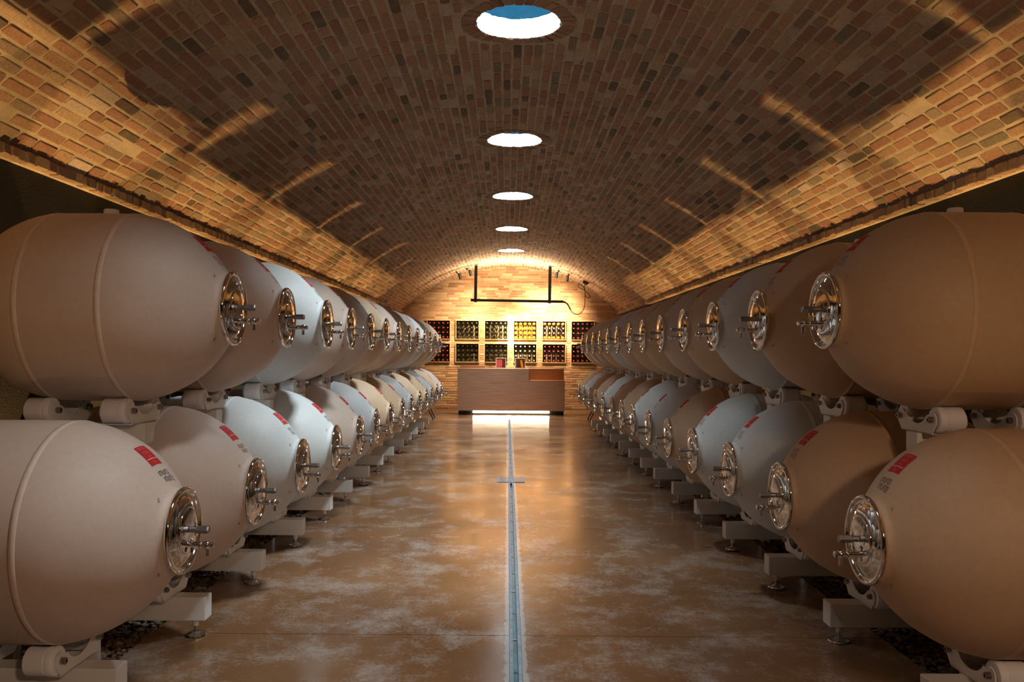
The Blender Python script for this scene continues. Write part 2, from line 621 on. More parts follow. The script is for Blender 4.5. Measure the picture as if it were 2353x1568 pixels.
# ledge of header bricks under the foot of the vault, dark side walls
for side, nm in ((-1, 'left'), (1, 'right')):
    zb = VZ0 + VR * math.cos(PHI_S)
    xw = XC + side * 3.0
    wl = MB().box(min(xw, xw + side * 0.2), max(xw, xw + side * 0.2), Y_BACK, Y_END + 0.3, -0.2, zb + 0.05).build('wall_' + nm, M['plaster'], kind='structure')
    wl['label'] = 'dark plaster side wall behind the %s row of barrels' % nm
    tr = MB().box(min(XC + side * 2.90, xw + side * 0.02), max(XC + side * 2.90, xw + side * 0.02), Y_BACK, Y_END, zb - 0.064, zb - 0.004).build('trim_1' if side < 0 else 'trim_2', M['mortar'], kind='structure')
    tr['label'] = 'brick ledge running under the foot of the vault on the %s' % nm
    y = 1.2
    items = []
    while y < Y_END - 0.1:
        L = R_.choice([0.075, 0.08, 0.07, 0.09, 0.12]) * R_.uniform(0.92, 1.08)
        pr = 0.012 + R_.uniform(-0.006, 0.012)
        x0 = XC + side * (2.90 - pr)
        fr = lambda u, v, h, side=side: (XC + side * (2.90 - h), u, v)
        V, F = brick_geo(fr, y, y + L, zb - 0.070 + R_.uniform(-0.004, 0.003), zb - 0.002 + R_.uniform(-0.006, 0.006), pr, chip=0.008, back=-0.05)
        q = [proj(p) for p in V[8:16]]
        rank = 0
        if all(q) and y < 10 and -10 < q[0][0] < 2363:
            rank = shoelace(q)
        items.append((rank, V, F, pick([((0.30, 0.17, 0.10), 3), ((0.22, 0.14, 0.09), 3), ((0.34, 0.24, 0.15), 2)])))
        y += L + 0.012
    place_bricks(items, tr, 150, stuff_name='ledge_bricks')

# ------------------------------------------------------------------ skylights
ORDS = ['nearly overhead of the camera', 'first', 'second', 'third', 'fourth', 'fifth']
for i, s in enumerate(SKY_Y):
    seg = 72
    mb = MB()
    rows = []
    rr = random.Random(20 + i)
    rad = [SKY_R + rr.uniform(-0.006, 0.006) for _ in range(seg)]
    levels = 5
    for k in range(levels + 1):
        row = []
        for j in range(seg):
            t = 2 * PI * j / seg
            r = rad[j] + rr.uniform(-0.004, 0.004)
            x, y = r * math.cos(t), s + r * math.sin(t)
            z0 = VZ0 + math.sqrt(VR ** 2 - x * x) - 0.004
            z = z0 + (SKY_TOP - z0) * k / levels
            row.append((XC + x, y, z))
        rows.append(row)
    V = [p for r in rows for p in r]
    F = [(k * seg + j, k * seg + (j + 1) % seg, (k + 1) * seg + (j + 1) % seg, (k + 1) * seg + j) for k in range(levels) for j in range(seg)]
    # flat kerb on top
    o = len(V)
    V += [(XC + (SKY_R + 0.16) * math.cos(2 * PI * j / seg), s + (SKY_R + 0.16) * math.sin(2 * PI * j / seg), SKY_TOP) for j in range(seg)]
    F += [(levels * seg + j, levels * seg + (j + 1) % seg, o + (j + 1) % seg, o + j) for j in range(seg)]
    wn = link('window_%d' % (i + 1), mesh('skylight_shaft', V, F), M['white_stone'], kind='structure')
    wn['label'] = 'round skylight in the crown of the vault, ' + ('added out of view almost above the camera' if i == 0 else ORDS[i] + ' of the visible ones')
    pn = MB().lathe([(SKY_TOP + 0.002, SKY_R + 0.05), (SKY_TOP + 0.010, SKY_R + 0.05)], 48, 'Z', (XC, s, 0)).build('pane', M['pane'], wn)
    nb = 30
    items = []
    for j in range(nb):
        t0 = 2 * PI * (j + 0.09) / nb
        t1 = 2 * PI * (j + 0.91) / nb
        def fr(u, v, h, s=s):
            x, y = v * math.cos(u), v * math.sin(u)
            return arc(math.asin(x / VR), s + y, h)
        V, F = brick_geo(fr, t0, t1, SKY_R + 0.004, SKY_R + 0.118 + rr.uniform(-0.01, 0.01), 0.004 + 0.008 * rr.random(), chip=0.006)
        # jitter is metric, keep angles small
        items.append((1.0, V, F, pick(BRICK_COLS[:5])))
    for t in items:
        link('brick', brick_mesh('ring_brick', [t[1:]]), None, wn)

# ------------------------------------------------------------------ end wall with niches
RACK_X = [0.08 + (k - 2.5) * 0.78 for k in range(6)]
RW = 0.64
RACK_Z = [(1.26, 1.78), (1.88, 2.40)]
def build_end_wall():
    mb = MB()
    cuts = [XC - 3.0]
    for c in RACK_X:
        cuts += [c - RW / 2, c + RW / 2]
    cuts.append(XC + 3.0)
    def top(x):
        d = VR ** 2 - (x - XC) ** 2
        return VZ0 + math.sqrt(max(d, 0.01)) + 0.02 if abs(x - XC) < SPRING else 2.66
    for i, (a, b) in enumerate(zip(cuts[:-1], cuts[1:])):
        nich = i % 2 == 1
        n = max(1, int((b - a) / 0.1))
        for k in range(n):
            x0, x1 = a + (b - a) * k / n, a + (b - a) * (k + 1) / n
            spans = [(-0.05, None)]
            if nich:
                spans = [(-0.05, RACK_Z[0][0]), (RACK_Z[0][1], RACK_Z[1][0]), (RACK_Z[1][1], None)]
            for (z0, z1) in spans:
                za, zb_ = (top(x0), top(x1)) if z1 is None else (z1, z1)
                mb.add([(x0, Y_END, z0), (x1, Y_END, z0), (x1, Y_END, zb_), (x0, Y_END, za)], [(0, 1, 2, 3)])
    # backing slab behind the niches
    mb.box(XC - 3.0, XC + 3.0, Y_END + 0.40, Y_END + 0.5, -0.05, 4.0)
    wl = mb.build('wall_end', M['wall_mortar'], kind='structure', fix=False)
    wl['label'] = 'pale brick end wall closing the vault behind the counter'
    items = []
    pz = 0.0655
    z = 0.01
    fr = lambda u, v, h: (u, Y_END - h, v)
    while z < 3.84:
        zm = z + pz / 2
        hw = 2.93 if zm < 2.6 else math.sqrt(max(0.02, VR ** 2 - (zm + 0.03 - VZ0) ** 2))
        bl = []
        for (a, b) in RACK_Z:
            if z + pz > a - 0.01 and z < b + 0.005:
                bl += [(c - RW / 2, c + RW / 2) for c in RACK_X]
        for (a, b) in lay_course(XC - hw, XC + hw, bl, [0.36, 0.33, 0.38, 0.27, 0.18], 0.010):
            V, F = brick_geo(fr, a, b, z + 0.005, z + pz - 0.006, 0.006 + 0.008 * R_.random(), chip=0.006)
            vis = zm > 2.42 or abs((a + b) / 2 - 0.09) < 1.7
            items.append(((b - a) if (zm > 2.42 and abs((a + b) / 2) < 2.3) else 0, V, F, pick(WALL_COLS)))
        z += pz
    place_bricks(items, wl, 300, stuff_name='wall_bricks')
build_end_wall()
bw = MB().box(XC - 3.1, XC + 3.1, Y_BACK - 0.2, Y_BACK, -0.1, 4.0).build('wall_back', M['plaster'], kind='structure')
bw['label'] = 'dark wall behind the camera'

# ------------------------------------------------------------------ floor slabs, gravel, drain
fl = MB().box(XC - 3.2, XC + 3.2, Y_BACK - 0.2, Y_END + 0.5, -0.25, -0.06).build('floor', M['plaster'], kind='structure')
fl['label'] = 'polished brown concrete floor with chalky scuffs'
FX0, FX1, DX = -1.85, 1.97, 0.05
joints = [Y_BACK, -1.05, 1.65, 4.33, 7.0, 9.7, 12.4, 15.1, 18.85]
for a, b in zip(joints[:-1], joints[1:]):
    for (x0, x1) in ((FX0, DX - 0.031), (DX + 0.031, FX1)):
        MB().box(x0, x1, a + 0.003, b - 0.003, -0.06, 0.0).build('slab', M['floor'], fl)
MB().box(XC - 3.0, XC + 3.0, 18.853, Y_END, -0.06, 0.0).build('slab', M['floor'], fl)

dr = thing('drain_channel', 'long galvanised slot drain down the middle of the floor', 'drain', loc=(DX, 0, 0))
yb0, yb1 = Y_BACK, 18.84
for sgn in (-1, 1):
    x0, x1 = sorted((sgn * 0.0108, sgn * 0.030))
    MB().box(x0, x1, yb0, yb1, -0.05, 0.003, 0.0012).build('edge_rail', M['galv'], dr)
MB().box(-0.0305, 0.0305, yb0, yb1, -0.058, -0.035).build('channel_bed', M['channel'], dr)
barm = MB().box(-0.0107, 0.0107, -0.006, 0.006, -0.006, 0.0015).me('cross_bar')
barm.materials.append(M['chrome'])
yy = 3.83 - 0.4355 * 4
while yy < 18.7:
    link('cross_bar', barm, None, dr, (0, yy, 0))
    yy += 0.4355
ic = thing('inspection_cover', 'square patterned steel inspection cover set across the drain', 'cover', loc=(DX, 9.72, 0.0035))
MB().box(-0.16, 0.16, -0.2, 0.2, 0.0, 0.002).build('plate', M['galv'], ic)
for k in range(6):
    for sgn in (-1, 1):
        MB().box(sgn * 0.085 - 0.05, sgn * 0.085 + 0.05, -0.16 + k * 0.06, -0.14 + k * 0.06, 0.002, 0.0045).build('tread_bar', M['chrome'], ic)
def gravel(x0, x1, nm, seed):
    rg = np.random.default_rng(seed)
    phi = (1 + 5 ** 0.5) / 2
    iv = np.array([(-1, phi, 0), (1, phi, 0), (-1, -phi, 0), (1, -phi, 0), (0, -1, phi), (0, 1, phi), (0, -1, -phi), (0, 1, -phi), (phi, 0, -1), (phi, 0, 1), (-phi, 0, -1), (-phi, 0, 1)], float)
    iv /= np.linalg.norm(iv[0])
    ifc = np.array([(0, 11, 5), (0, 5, 1), (0, 1, 7), (0, 7, 10), (0, 10, 11), (1, 5, 9), (5, 11, 4), (11, 10, 2), (10, 7, 6), (7, 1, 8), (3, 9, 4), (3, 4, 2), (3, 2, 6), (3, 6, 8), (3, 8, 9), (4, 9, 5), (2, 4, 11), (6, 2, 10), (8, 6, 7), (9, 8, 1)])
    n = 22000
    P = np.stack([rg.uniform(x0, x1, n), 2.0 + 16.6 * rg.random(n) ** 1.5, rg.uniform(-0.040, -0.014, n)], 1)
    S = np.stack([rg.uniform(0.012, 0.032, n), rg.uniform(0.012, 0.030, n), rg.uniform(0.009, 0.018, n)], 1) * (0.5 + 0.4 * rg.random(n))[:, None]
    ang = rg.uniform(0, 2 * np.pi, n)
    v = iv[None] * (1 + 0.18 * rg.standard_normal((n, 12, 1))) * S[:, None, :]
    c, s_ = np.cos(ang)[:, None], np.sin(ang)[:, None]
    v = np.stack([v[..., 0] * c - v[..., 1] * s_, v[..., 0] * s_ + v[..., 1] * c, v[..., 2]], -1) + P[:, None, :]
    v[..., 0] = np.clip(v[..., 0], x0, x1)
    f = (ifc[None] + (np.arange(n) * 12)[:, None, None]).reshape(-1)
    me = bpy.data.meshes.new('gravel')
    me.vertices.add(n * 12)
    me.vertices.foreach_set('co', v.reshape(-1))
    me.loops.add(len(f))
    me.loops.foreach_set('vertex_index', f.astype(np.int32))
    me.polygons.add(n * 20)
    me.polygons.foreach_set('loop_start', np.arange(0, n * 60, 3, dtype=np.int32))
    me.polygons.foreach_set('loop_total', np.full(n * 20, 3, dtype=np.int32))
    me.update(calc_edges=True)
    me.polygons.foreach_set('use_smooth', [True] * (n * 20))
    a = me.color_attributes.new('bcol', 'FLOAT_COLOR', 'POINT')
    pal = np.array([(0.14, 0.08, 0.045), (0.20, 0.13, 0.08), (0.09, 0.06, 0.04), (0.26, 0.19, 0.12), (0.17, 0.07, 0.035)])
    col = pal[rg.integers(0, 5, n)]
    col = np.concatenate([col, np.ones((n, 1))], 1)
    a.data.foreach_set('color', np.repeat(col, 12, 0).reshape(-1))
    o = link('gravel', me, M['pebble'], kind='stuff')
    tag(o, 'strip of brown gravel under the %s row of barrels' % nm, 'gravel')
gravel(XC - 2.99, FX0, 'left', 3)
gravel(FX1, XC + 2.99, 'right', 4)

# ------------------------------------------------------------------ barrels
PROF = [(0.0, 0.165), (0.015, 0.167), (0.028, 0.174), (0.045, 0.198), (0.08, 0.246), (0.12, 0.292), (0.16, 0.328), (0.21, 0.363), (0.28, 0.400), (0.34, 0.422), (0.40, 0.436), (0.42, 0.4385)]
def r_at(t):
    for (a, ra), (b, rb) in zip(PROF[:-1], PROF[1:]):
        if a <= t <= b:
            return ra + (rb - ra) * (t - a) / (b - a)
    return PROF[-1][1]
def on_dome(t, wd, lift):
    r = r_at(t)
    dr = (r_at(min(0.42, t + 0.004)) - r_at(max(0, t - 0.004))) / 0.008
    nx, nr = dr, 1.0
    l = math.hypot(nx, nr)
    a = wd / r
    rr = r + lift * nr / l
    return (-t + lift * nx / l, rr * math.sin(a), rr * math.cos(a))
def smooth_prof(pr, n=4):
    out = []
    for i in range(len(pr) - 1):
        p0 = pr[max(i - 1, 0)]
        p1, p2 = pr[i], pr[i + 1]
        p3 = pr[min(i + 2, len(pr) - 1)]
        for k in range(n):
            t = k / n
            q = []
            for d in (0, 1):
                q.append(0.5 * (2 * p1[d] + (p2[d] - p0[d]) * t + (2 * p0[d] - 5 * p1[d] + 4 * p2[d] - p3[d]) * t * t + (3 * p1[d] - p0[d] - 3 * p2[d] + p3[d]) * t ** 3))
            out.append(tuple(q))
    out.append(pr[-1])
    return out
PROF = smooth_prof(PROF, 3)
LET = {'m': (1.25, [((0, 0), (0, 1)), ((0, 1), (1.15, 1)), ((0.575, 1), (0.575, 0)), ((1.15, 1), (1.15, 0))]),
       'u': (0.80, [((0, 1), (0, 0)), ((0, 0), (0.7, 0)), ((0.7, 0), (0.7, 1))]),
       'r': (0.42, [((0, 0), (0, 1)), ((0, 1), (0.34, 1))]),
       'a': (0.80, [((0, 1), (0.7, 1)), ((0.7, 1), (0.7, 0)), ((0.7, 0), (0, 0)), ((0, 0), (0, 1))])}
def build_barrel():
    b = thing('barrel', 'x', 'barrel')
    front = [(-t, r) for t, r in PROF]
    back = [(-1.2 + t * 0.98, r) for t, r in PROF if r > 0.30][::-1]
    back += [(-1.2 + t, r) for t, r in ((0.10, 0.285), (0.065, 0.24), (0.03, 0.17), (0.01, 0.10), (0.0, 0.02))]
    mid = [(-0.45, 0.4395), (-0.60, 0.4405), (-0.75, 0.4395)]
    body = MB().lathe([(-0.012, 0.10)] + front + mid + [p for p in back if p[0] < -0.77], 72, 'X').build('body', M['clay'], b, smooth=True, angle=math.radians(60))
    for nm, c in (('front_seam', -0.425), ('rear_seam', -0.775)):
        MB().lathe([(c - 0.0135, 0.4365), (c - 0.0125, 0.4402), (c, 0.4408), (c + 0.0125, 0.4402), (c + 0.0135, 0.4365)], 72, 'X', caps=False).build(nm, M['clay_seam'], b, smooth=True)
    MB().lathe([(0.43, 0.034), (0.458, 0.034), (0.463, 0.030)], 20, 'Z', (-0.57, 0, 0)).build('bung', M['nylon'], b, smooth=True, angle=A40)
    # hatch cover
    cv = MB().lathe([(-0.004, 0.160), (-0.004, 0.168), (0.001, 0.1735), (0.009, 0.1755), (0.016, 0.1735), (0.020, 0.168), (0.020, 0.1625), (0.0155, 0.158), (0.008, 0.1555), (0.0065, 0.150), (0.008, 0.145), (0.0135, 0.134), (0.019, 0.120), (0.0225, 0.108), (0.0245, 0.098), (0.0250, 0.05), (0.0250, 0.004)], 64, 'X').build('hatch_cover', M['steel'], b, smooth=True, angle=math.radians(55))
    MB().lathe([(0.0235, 0.0945), (0.0290, 0.0942), (0.0305, 0.0930), (0.0312, 0.090), (0.0330, 0.04), (0.0335, 0.003)], 48, 'X').build('inner_plate', M['steel'], cv, smooth=True, angle=A40)
    kb = MB()
    kb.lathe([(0.036, 0.0125), (0.066, 0.0125)], 12, 'X', (0, 0, 0.004))
    kb.lathe([(0.062, 0.0145), (0.064, 0.017), (0.108, 0.017), (0.113, 0.014)], 6, 'X', (0, 0, 0.004))
    kb.build('knob', M['knurl'], cv)
    MB().box(0.056, 0.0605, -0.006, 0.006, -0.022, 0.032, 0.0015).build('clamp_bar', M['chrome'], cv)
    tz = -0.058
    tp = MB()
    tp.lathe([(0.01, 0.016), (0.030, 0.016), (0.034, 0.0125), (0.070, 0.0125), (0.072, 0.0142), (0.083, 0.0142), (0.085, 0.0125), (0.091, 0.013), (0.097, 0.0165), (0.105, 0.0188), (0.113, 0.0165), (0.118, 0.0115), (0.120, 0.0125), (0.129, 0.0125), (0.131, 0.009)], 16, 'X', (0, 0.0, tz))
    tp.lathe([(tz - 0.044, 0.006), (tz - 0.044, 0.0075), (tz - 0.010, 0.0075)], 10, 'Z', (0.105, 0, 0))
    tp.build('tap', M['chrome'], cv, smooth=True, angle=A40)
    lv = MB().tube([(0.05, -0.014, tz + 0.022), (0.044, 0.0, tz), (0.044, -0.006, tz - 0.030)], 0.0055, 8)
    lv.lathe([(-0.005, 0.008), (0, 0.0105), (0.005, 0.008)], 10, 'X', (0.05, -0.014, tz + 0.022))
    lv.build('tap_lever', M['chrome'], cv, smooth=True, angle=A40)
    # red label with a pale rule, lettering below it
    def patch(t0, t1, w0, w1, lift, nt=8, nw=6):
        V, F = [], []
        for i in range(nt + 1):
            for j in range(nw + 1):
                V.append(on_dome(t0 + (t1 - t0) * i / nt, w0 + (w1 - w0) * j / nw, lift))
        for i in range(nt):
            for j in range(nw):
                k = i * (nw + 1) + j
                F.append((k, k + 1, k + nw + 2, k + nw + 1))
        return V, F
    mb = MB()
    mb.add(*patch(0.098, 0.172, -0.046, 0.046, 0.0014))
    lb = mb.build('label', M['red'], b)
    mb = MB()
    mb.add(*patch(0.1175, 0.1195, -0.043, 0.043, 0.0022, 1))
    mb.build('label_rule', M['pale_print'], lb)
    mb = MB()
    rl = random.Random(5)
    for (t, a, c) in ((0.163, -0.034, 0.030), (0.157, -0.034, 0.020), (0.145, -0.030, 0.024), (0.139, -0.018, 0.012), (0.126, -0.014, 0.012), (0.109, -0.016, 0.002), (0.104, -0.006, 0.014)):
        u = a
        while u < c:
            q = rl.uniform(0.003, 0.007)
            mb.add(*patch(t, t + rl.uniform(0.0014, 0.0028), u, u + q, 0.0020, 1, 1))
            u += q + 0.0025
    mb.build('small_print', M['print_red'], lb, kind='stuff')
    tx = MB()
    for (tb, off) in ((0.0655, -0.038), (0.0475, -0.026)):
        u = 0.0
        hh = 0.0125
        k = 0.0185
        th = 0.0027
        for ch in 'mura':
            wd, segs = LET[ch]
            for (p, q) in segs:
                a0, c0 = sorted((p[0], q[0]))
                a1, c1 = sorted((p[1], q[1]))
                if p[0] == q[0]:
                    V, F = patch(tb + a1 * hh, tb + c1 * hh, off + (u + a0) * k - th / 2, off + (u + a0) * k + th / 2, 0.0016, 2, 1)
                else:
                    V, F = patch(tb + a1 * hh - th * 0.27, tb + a1 * hh + th * 0.27, off + (u + a0) * k - th / 2, off + (u + c0) * k + th / 2, 0.0016, 1, 3)
                tx.add(V, F)
            u += wd + 0.30
    tx.build('lettering', M['ink'], b)
    # small clamp slots round the neck
    for a in (40, 140, 220, 320):
        t = math.radians(a)
        r = r_at(0.040) + 0.001
        o = MB().box(-0.0035, 0.0035, -0.008, 0.008, -0.002, 0.0012).build('neck_slot', M['slot'], b)
        n = Vector((0.75, math.sin(t), math.cos(t))).normalized()
        o.location = (-0.040, r * math.sin(t), r * math.cos(t))
        o.rotation_euler = n.to_track_quat('Z', 'Y').to_euler()
    return b
BARREL = build_barrel()

# observed distances of the hatches from the camera, per row
LU = [533, 655, 749.2, 805, 849.4, 885.4, 915, 939.3, 959.6, 977, 991.4, 1001.7, 1009.7]
LL = [416.5, 584.7, 692.2, 770.4, 824.9, 863, 897.3, 924.2, 944.7, 965.3, 981.8, 990.7, 1003.6, 1013.9]
RU = [1899.8, 1745.9, 1641.5, 1572.7, 1520.5, 1478.5, 1448.6, 1419.4, 1398.3, 1374.5, 1363.5, 1348.8, 1339.2]
RL = [1993, 1796.4, 1678, 1594, 1536.8, 1491.7, 1455.3, 1429.5, 1406.5, 1386.5, 1369.4, 1356.9, 1345.5, 1332.3]
ZU, ZL = 1.68, 0.752
ROWS = []
def row(xs, X, y0, roll_z):
    ys = []
    for i, px in enumerate(xs):
        base = y0 + i
        x = px - 1166.4 + 0.0074 * (-1900 * roll_z / base)
        d = 1900 * X / x
        ys.append(max(base - 0.045, min(base + 0.045, d)))
    return ys
ROWS = {('left', 'upper'): (-1.306, ZU, row(LU, -1.306, 3.90, ZU - CAM_H)), ('left', 'lower'): (-1.311, ZL, row(LL, -1.311, 3.31, ZL - CAM_H)),
        ('right', 'upper'): (1.4325, ZU, row(RU, 1.4325, 3.717, ZU - CAM_H)), ('right', 'lower'): (1.4216, ZL, row(RL, 1.4216, 3.26, ZL - CAM_H))}
TAN, PALE, PINK = (0.60, 0.42, 0.275, 1), (0.61, 0.625, 0.62, 1), (0.63, 0.50, 0.42, 1)
CLAY_TONES = [TAN, PALE, PINK]
CLAY = {('left', 'upper'): [2, 2, 1, 2, 2, 0, 2, 0, 2, 1, 0, 2, 0],
        ('left', 'lower'): [2, 2, 1, 1, 2, 1, 0, 0, 1, 0, 0, 1, 0, 2],
        ('right', 'upper'): [0, 0, 1, 0, 2, 0, 0, 2, 1, 0, 0, 2, 0],
        ('right', 'lower'): [0, 0, 1, 1, 0, 1, 1, 0, 0, 1, 0, 0, 1, 0]}
ORD = ['first', 'second', 'third', 'fourth', 'fifth', 'sixth', 'seventh', 'eighth', 'ninth', 'tenth', 'eleventh', 'twelfth', 'thirteenth', 'fourteenth']

# ------------------------------------------------------------------ roller cradles
H_ROLL = 0.065
def bracket_mesh():
    h = H_ROLL
    po = [(-0.135, 0.0), (-0.172, 0.045)]
    for k in range(7):
        t = PI - PI * 0.8 * k / 6
        po.append((-0.14 + 0.033 * math.cos(t), h + 0.033 * math.sin(t)))
    for k in range(9):
        t = PI * (1.12 + 0.76 * k / 8)
        po.append((0.098 * math.cos(t), h + 0.044 + 0.070 * math.sin(t)))
    for k in range(7):
        t = PI * 0.8 - PI * 0.8 * k / 6
        po.append((0.14 + 0.033 * math.cos(t), h + 0.033 * math.sin(t)))
    po += [(0.172, 0.045), (0.135, 0.0)]
    mb = MB()
    mb.prism(po, 0.0, 0.005)
    mb.prism(po, -0.130, -0.125)
    mb.box(-0.130, 0.005, -0.135, 0.135, 0.0, 0.005)
    m = mb.me('bracket')
    m.materials.append(M['white_paint'])
    return m
BRM = bracket_mesh()
ROM = MB().lathe([(-0.118, 0.050), (-0.114, 0.056), (-0.040, 0.056), (-0.038, 0.0535), (-0.034, 0.0535), (-0.032, 0.058), (-0.012, 0.058), (-0.006, 0.054), (-0.004, 0.04)], 28, 'X').me('roller', True, True, A40)
ROM.materials.append(M['nylon'])
BOM = MB().lathe([(0.0045, 0.006), (0.006, 0.0135), (0.024, 0.0135), (0.0255, 0.012), (0.0255, 0.007), (0.018, 0.0065)], 14, 'X').me('bolt', True, True, A40)
BOM.materials.append(M['bolt'])
def cradle_base(nm, upper):
    """origin: under the barrel, on the ground, at the plane of the hatch; x runs back (negative)"""
    c = thing(nm, 'x', 'cradle')
    rz = (ZU if upper else ZL) - 0.4775
    zt = rz - H_ROLL
    x0 = -0.385 if upper else -0.235
    if upper:
        po = [(-1.10, zt - 0.12), (x0 - 0.05, zt - 0.12)] + [(x0 - 0.05 + 0.05 * math.sin(a * PI / 12), zt - 0.07 - 0.05 * math.cos(a * PI / 12)) for a in range(1, 7)] + [(x0, zt), (-1.10, zt)]
        bm = MB().prism(po, -0.05, 0.05, 'Y')
    else:
        bm = MB().box(-1.10, x0, -0.05, 0.05, zt - 0.12, zt, 0.004)
    bm.build('beam', M['white_paint'], c)
    for xo in (-0.41, -0.755):
        br = link('bracket', BRM, None, c, (xo, 0, zt))
        for s in (-1, 1):
            link('roller', ROM, None, br, (0, s * 0.14, H_ROLL))
            link('bolt', BOM, None, br, (0, s * 0.14, H_ROLL))
    if upper:
        for xo in (-0.66, -1.04):
            MB().box(xo - 0.035, xo + 0.035, -0.035, 0.035, -0.045, zt - 0.12, 0.003).build('post', M['white_paint'], c)
    else:
        for xo, zf in ((-0.30, 0.0), (-1.04, -0.04)):
            ft = MB()
            ft.lathe([(zf, 0.050), (zf + 0.006, 0.055), (zf + 0.012, 0.052), (zf + 0.018, 0.024), (zf + 0.026, 0.016), (zf + 0.026, 0.008), (zt - 0.155, 0.008)], 24, 'Z', (xo, 0, 0))
            o = ft.build('levelling_foot', M['chrome'], c, smooth=True, angle=A40)
            MB().lathe([(zt - 0.158, 0.015), (zt - 0.118, 0.015)], 14, 'Z', (xo, 0, 0)).build('sleeve', M['white_paint'], o, smooth=True, angle=A40)
    return c
CRU = cradle_base('upper_cradle', True)
CRL = cradle_base('lower_cradle', False)
first = {}
for (side, lev), (X, Z, ys) in ROWS.items():
    rz = 0.0 if side == 'left' else PI
    for i, y in enumerate(ys):
        up = lev == 'upper'
        if first.get('b'):
            o = copy_tree(BARREL)
        else:
            o = BARREL
            first['b'] = 1
        jz = 0.0
        o.location = (X, y, Z + jz)
        o.rotation_euler = (R_.uniform(-0.02, 0.02), 0, rz)
        last = i == len(ys) - 1
        for ch in list(o.children):
            if ch.name.startswith('bung') and not up and o is not BARREL:
                bpy.data.objects.remove(ch)
                continue
            if ch.name.startswith('body') or 'seam' in ch.name:
                ch.color = CLAY_TONES[CLAY[(side, lev)][i]]
        o['label'] = 'pale clay barrel with round steel hatch, %s in the %s tier of the %s row' % ('farthest' if last else ORD[i], lev, side)
        o['group'] = 'clay barrels in the %s tier of the %s row' % (lev, side)
        src = CRU if up else CRL
        if first.get(lev):
            c = copy_tree(src)
        else:
            c = src
            first[lev] = 1
        c.location = (X, y, 0)
        c.rotation_euler = (0, 0, rz)
        c['label'] = 'white steel roller cradle carrying the %s %s barrel of the %s row' % ('farthest' if last else ORD[i], lev, side)
        c['group'] = 'white roller cradles under the %s tier of the %s row' % (lev, side)

# ------------------------------------------------------------------ uplights behind the barrels, plus added ones beside the camera for fill
UPY = {'left': [-2.4, -0.8, 0.8, 2.4, 4.4, 6.4, 8.4, 10.4, 12.4, 14.4, 16.4], 'right': [-2.4, -0.8, 0.8, 2.22, 4.22, 6.22, 8.22, 10.22, 12.22, 14.22, 16.22]}
ub = MB().lathe([(0.0, 0.05), (0.012, 0.052), (0.04, 0.042), (0.085, 0.040), (0.095, 0.044), (0.095, 0.036), (0.08, 0.032)], 20, 'Z').me('housing', True, True, A40)
ub.materials.append(M['black_metal'])
for side, xs, sg in (('left', -2.68, -1), ('right', 2.81, 1)):
    for k, y in enumerate(UPY[side]):
        t = thing('uplight', 'unseen black floor uplight along the %s wall, %s from the camera' % (side, ORD[k]), 'uplight', 'uplights along the %s wall' % side, (xs, y, -0.03))
        link('housing', ub, None, t)
        yl = UPY[side]
        gap_ = (yl[k] - yl[k - 1] if k else 1.6, yl[k + 1] - yl[k] if k + 1 < len(yl) else 1.6)
        lo = R_.choice([-0.010, -0.004, 0.004, 0.010])
        for (ya, yb) in ((-gap_[0] / 2, -0.007), (0.007, gap_[1] / 2)) if y > 2.0 else ():
            nseg = 4
            for q in range(nseg):
                y0_, y1_ = ya + (yb - ya) * q / nseg, ya + (yb - ya) * (q + 1) / nseg
                off = -sg * (0.050 + lo + R_.uniform(-0.006, 0.006))
                MB().box(min(off, off - sg * 0.003), max(off, off - sg * 0.003), y0_, y1_, 0.0, 0.63).build('added_shield', M['black_metal'], t)  # added unseen plate, cuts the upper edge of the beam on the vault
        for yf in (-0.31, 0.31) if y > 2.0 else ():
            MB().box(-0.047 if sg > 0 else -0.20, 0.20 if sg > 0 else 0.047, yf - 0.002, yf + 0.002, 0.0, 0.63).build('added_fin', M['black_metal'], t)  # added unseen fin, limits the beam along the row
        o = lamp('uplight_beam', 'SPOT', (0, 0, 0.13), UP_POWER * (1.0 if y > 2.0 else 0.10), WARM, spot_size=math.radians(84 if y > 2.0 else 150), spot_blend=0.35, shadow_soft_size=0.006)  # the dim wide beams near the camera are added warm fill
        o.parent = t
        o.location = (0, 0, 0.13)
        o.rotation_euler = (PI, 0, 0)

# ------------------------------------------------------------------ wine racks and bottles
def bottle_mesh():
    pr = [(0.30, 0.026), (0.298, 0.040), (0.29, 0.046), (0.12, 0.046), (0.105, 0.040), (0.09, 0.025), (0.078, 0.0155), (0.01, 0.0150)]
    return MB().lathe(pr, 14, 'Y').me('glass_body', True, True, A40)
def cap_mesh():
    return MB().lathe([(0.055, 0.0172), (0.006, 0.0192), (0.0, 0.0205), (-0.004, 0.0195), (-0.005, 0.013)], 14, 'Y').me('capsule', True, True, A40)
BM, CM = {}, {}
def bot(kind):
    g, c = kind
    if g not in BM:
        BM[g] = bottle_mesh()
        BM[g].materials.append(GL[g])
    if c not in CM:
        CM[c] = cap_mesh()
        CM[c].materials.append(M[c])
    return BM[g], CM[c]
RED, GRN, SIL, YEL = ('dark_glass', 'cap_red'), ('green_glass', 'cap_dark'), ('green_glass', 'cap_silver'), ('amber_glass', 'cap_yellow')
AMS, ORS, ORD_ = ('amber_glass', 'cap_silver'), ('dark_glass', 'cap_silver'), ('orange_glass', 'cap_yellow')
LAYOUT = {1: [RED, GRN, GRN, YEL, None, RED], 0: [RED, GRN, GRN, SIL, RED, RED]}
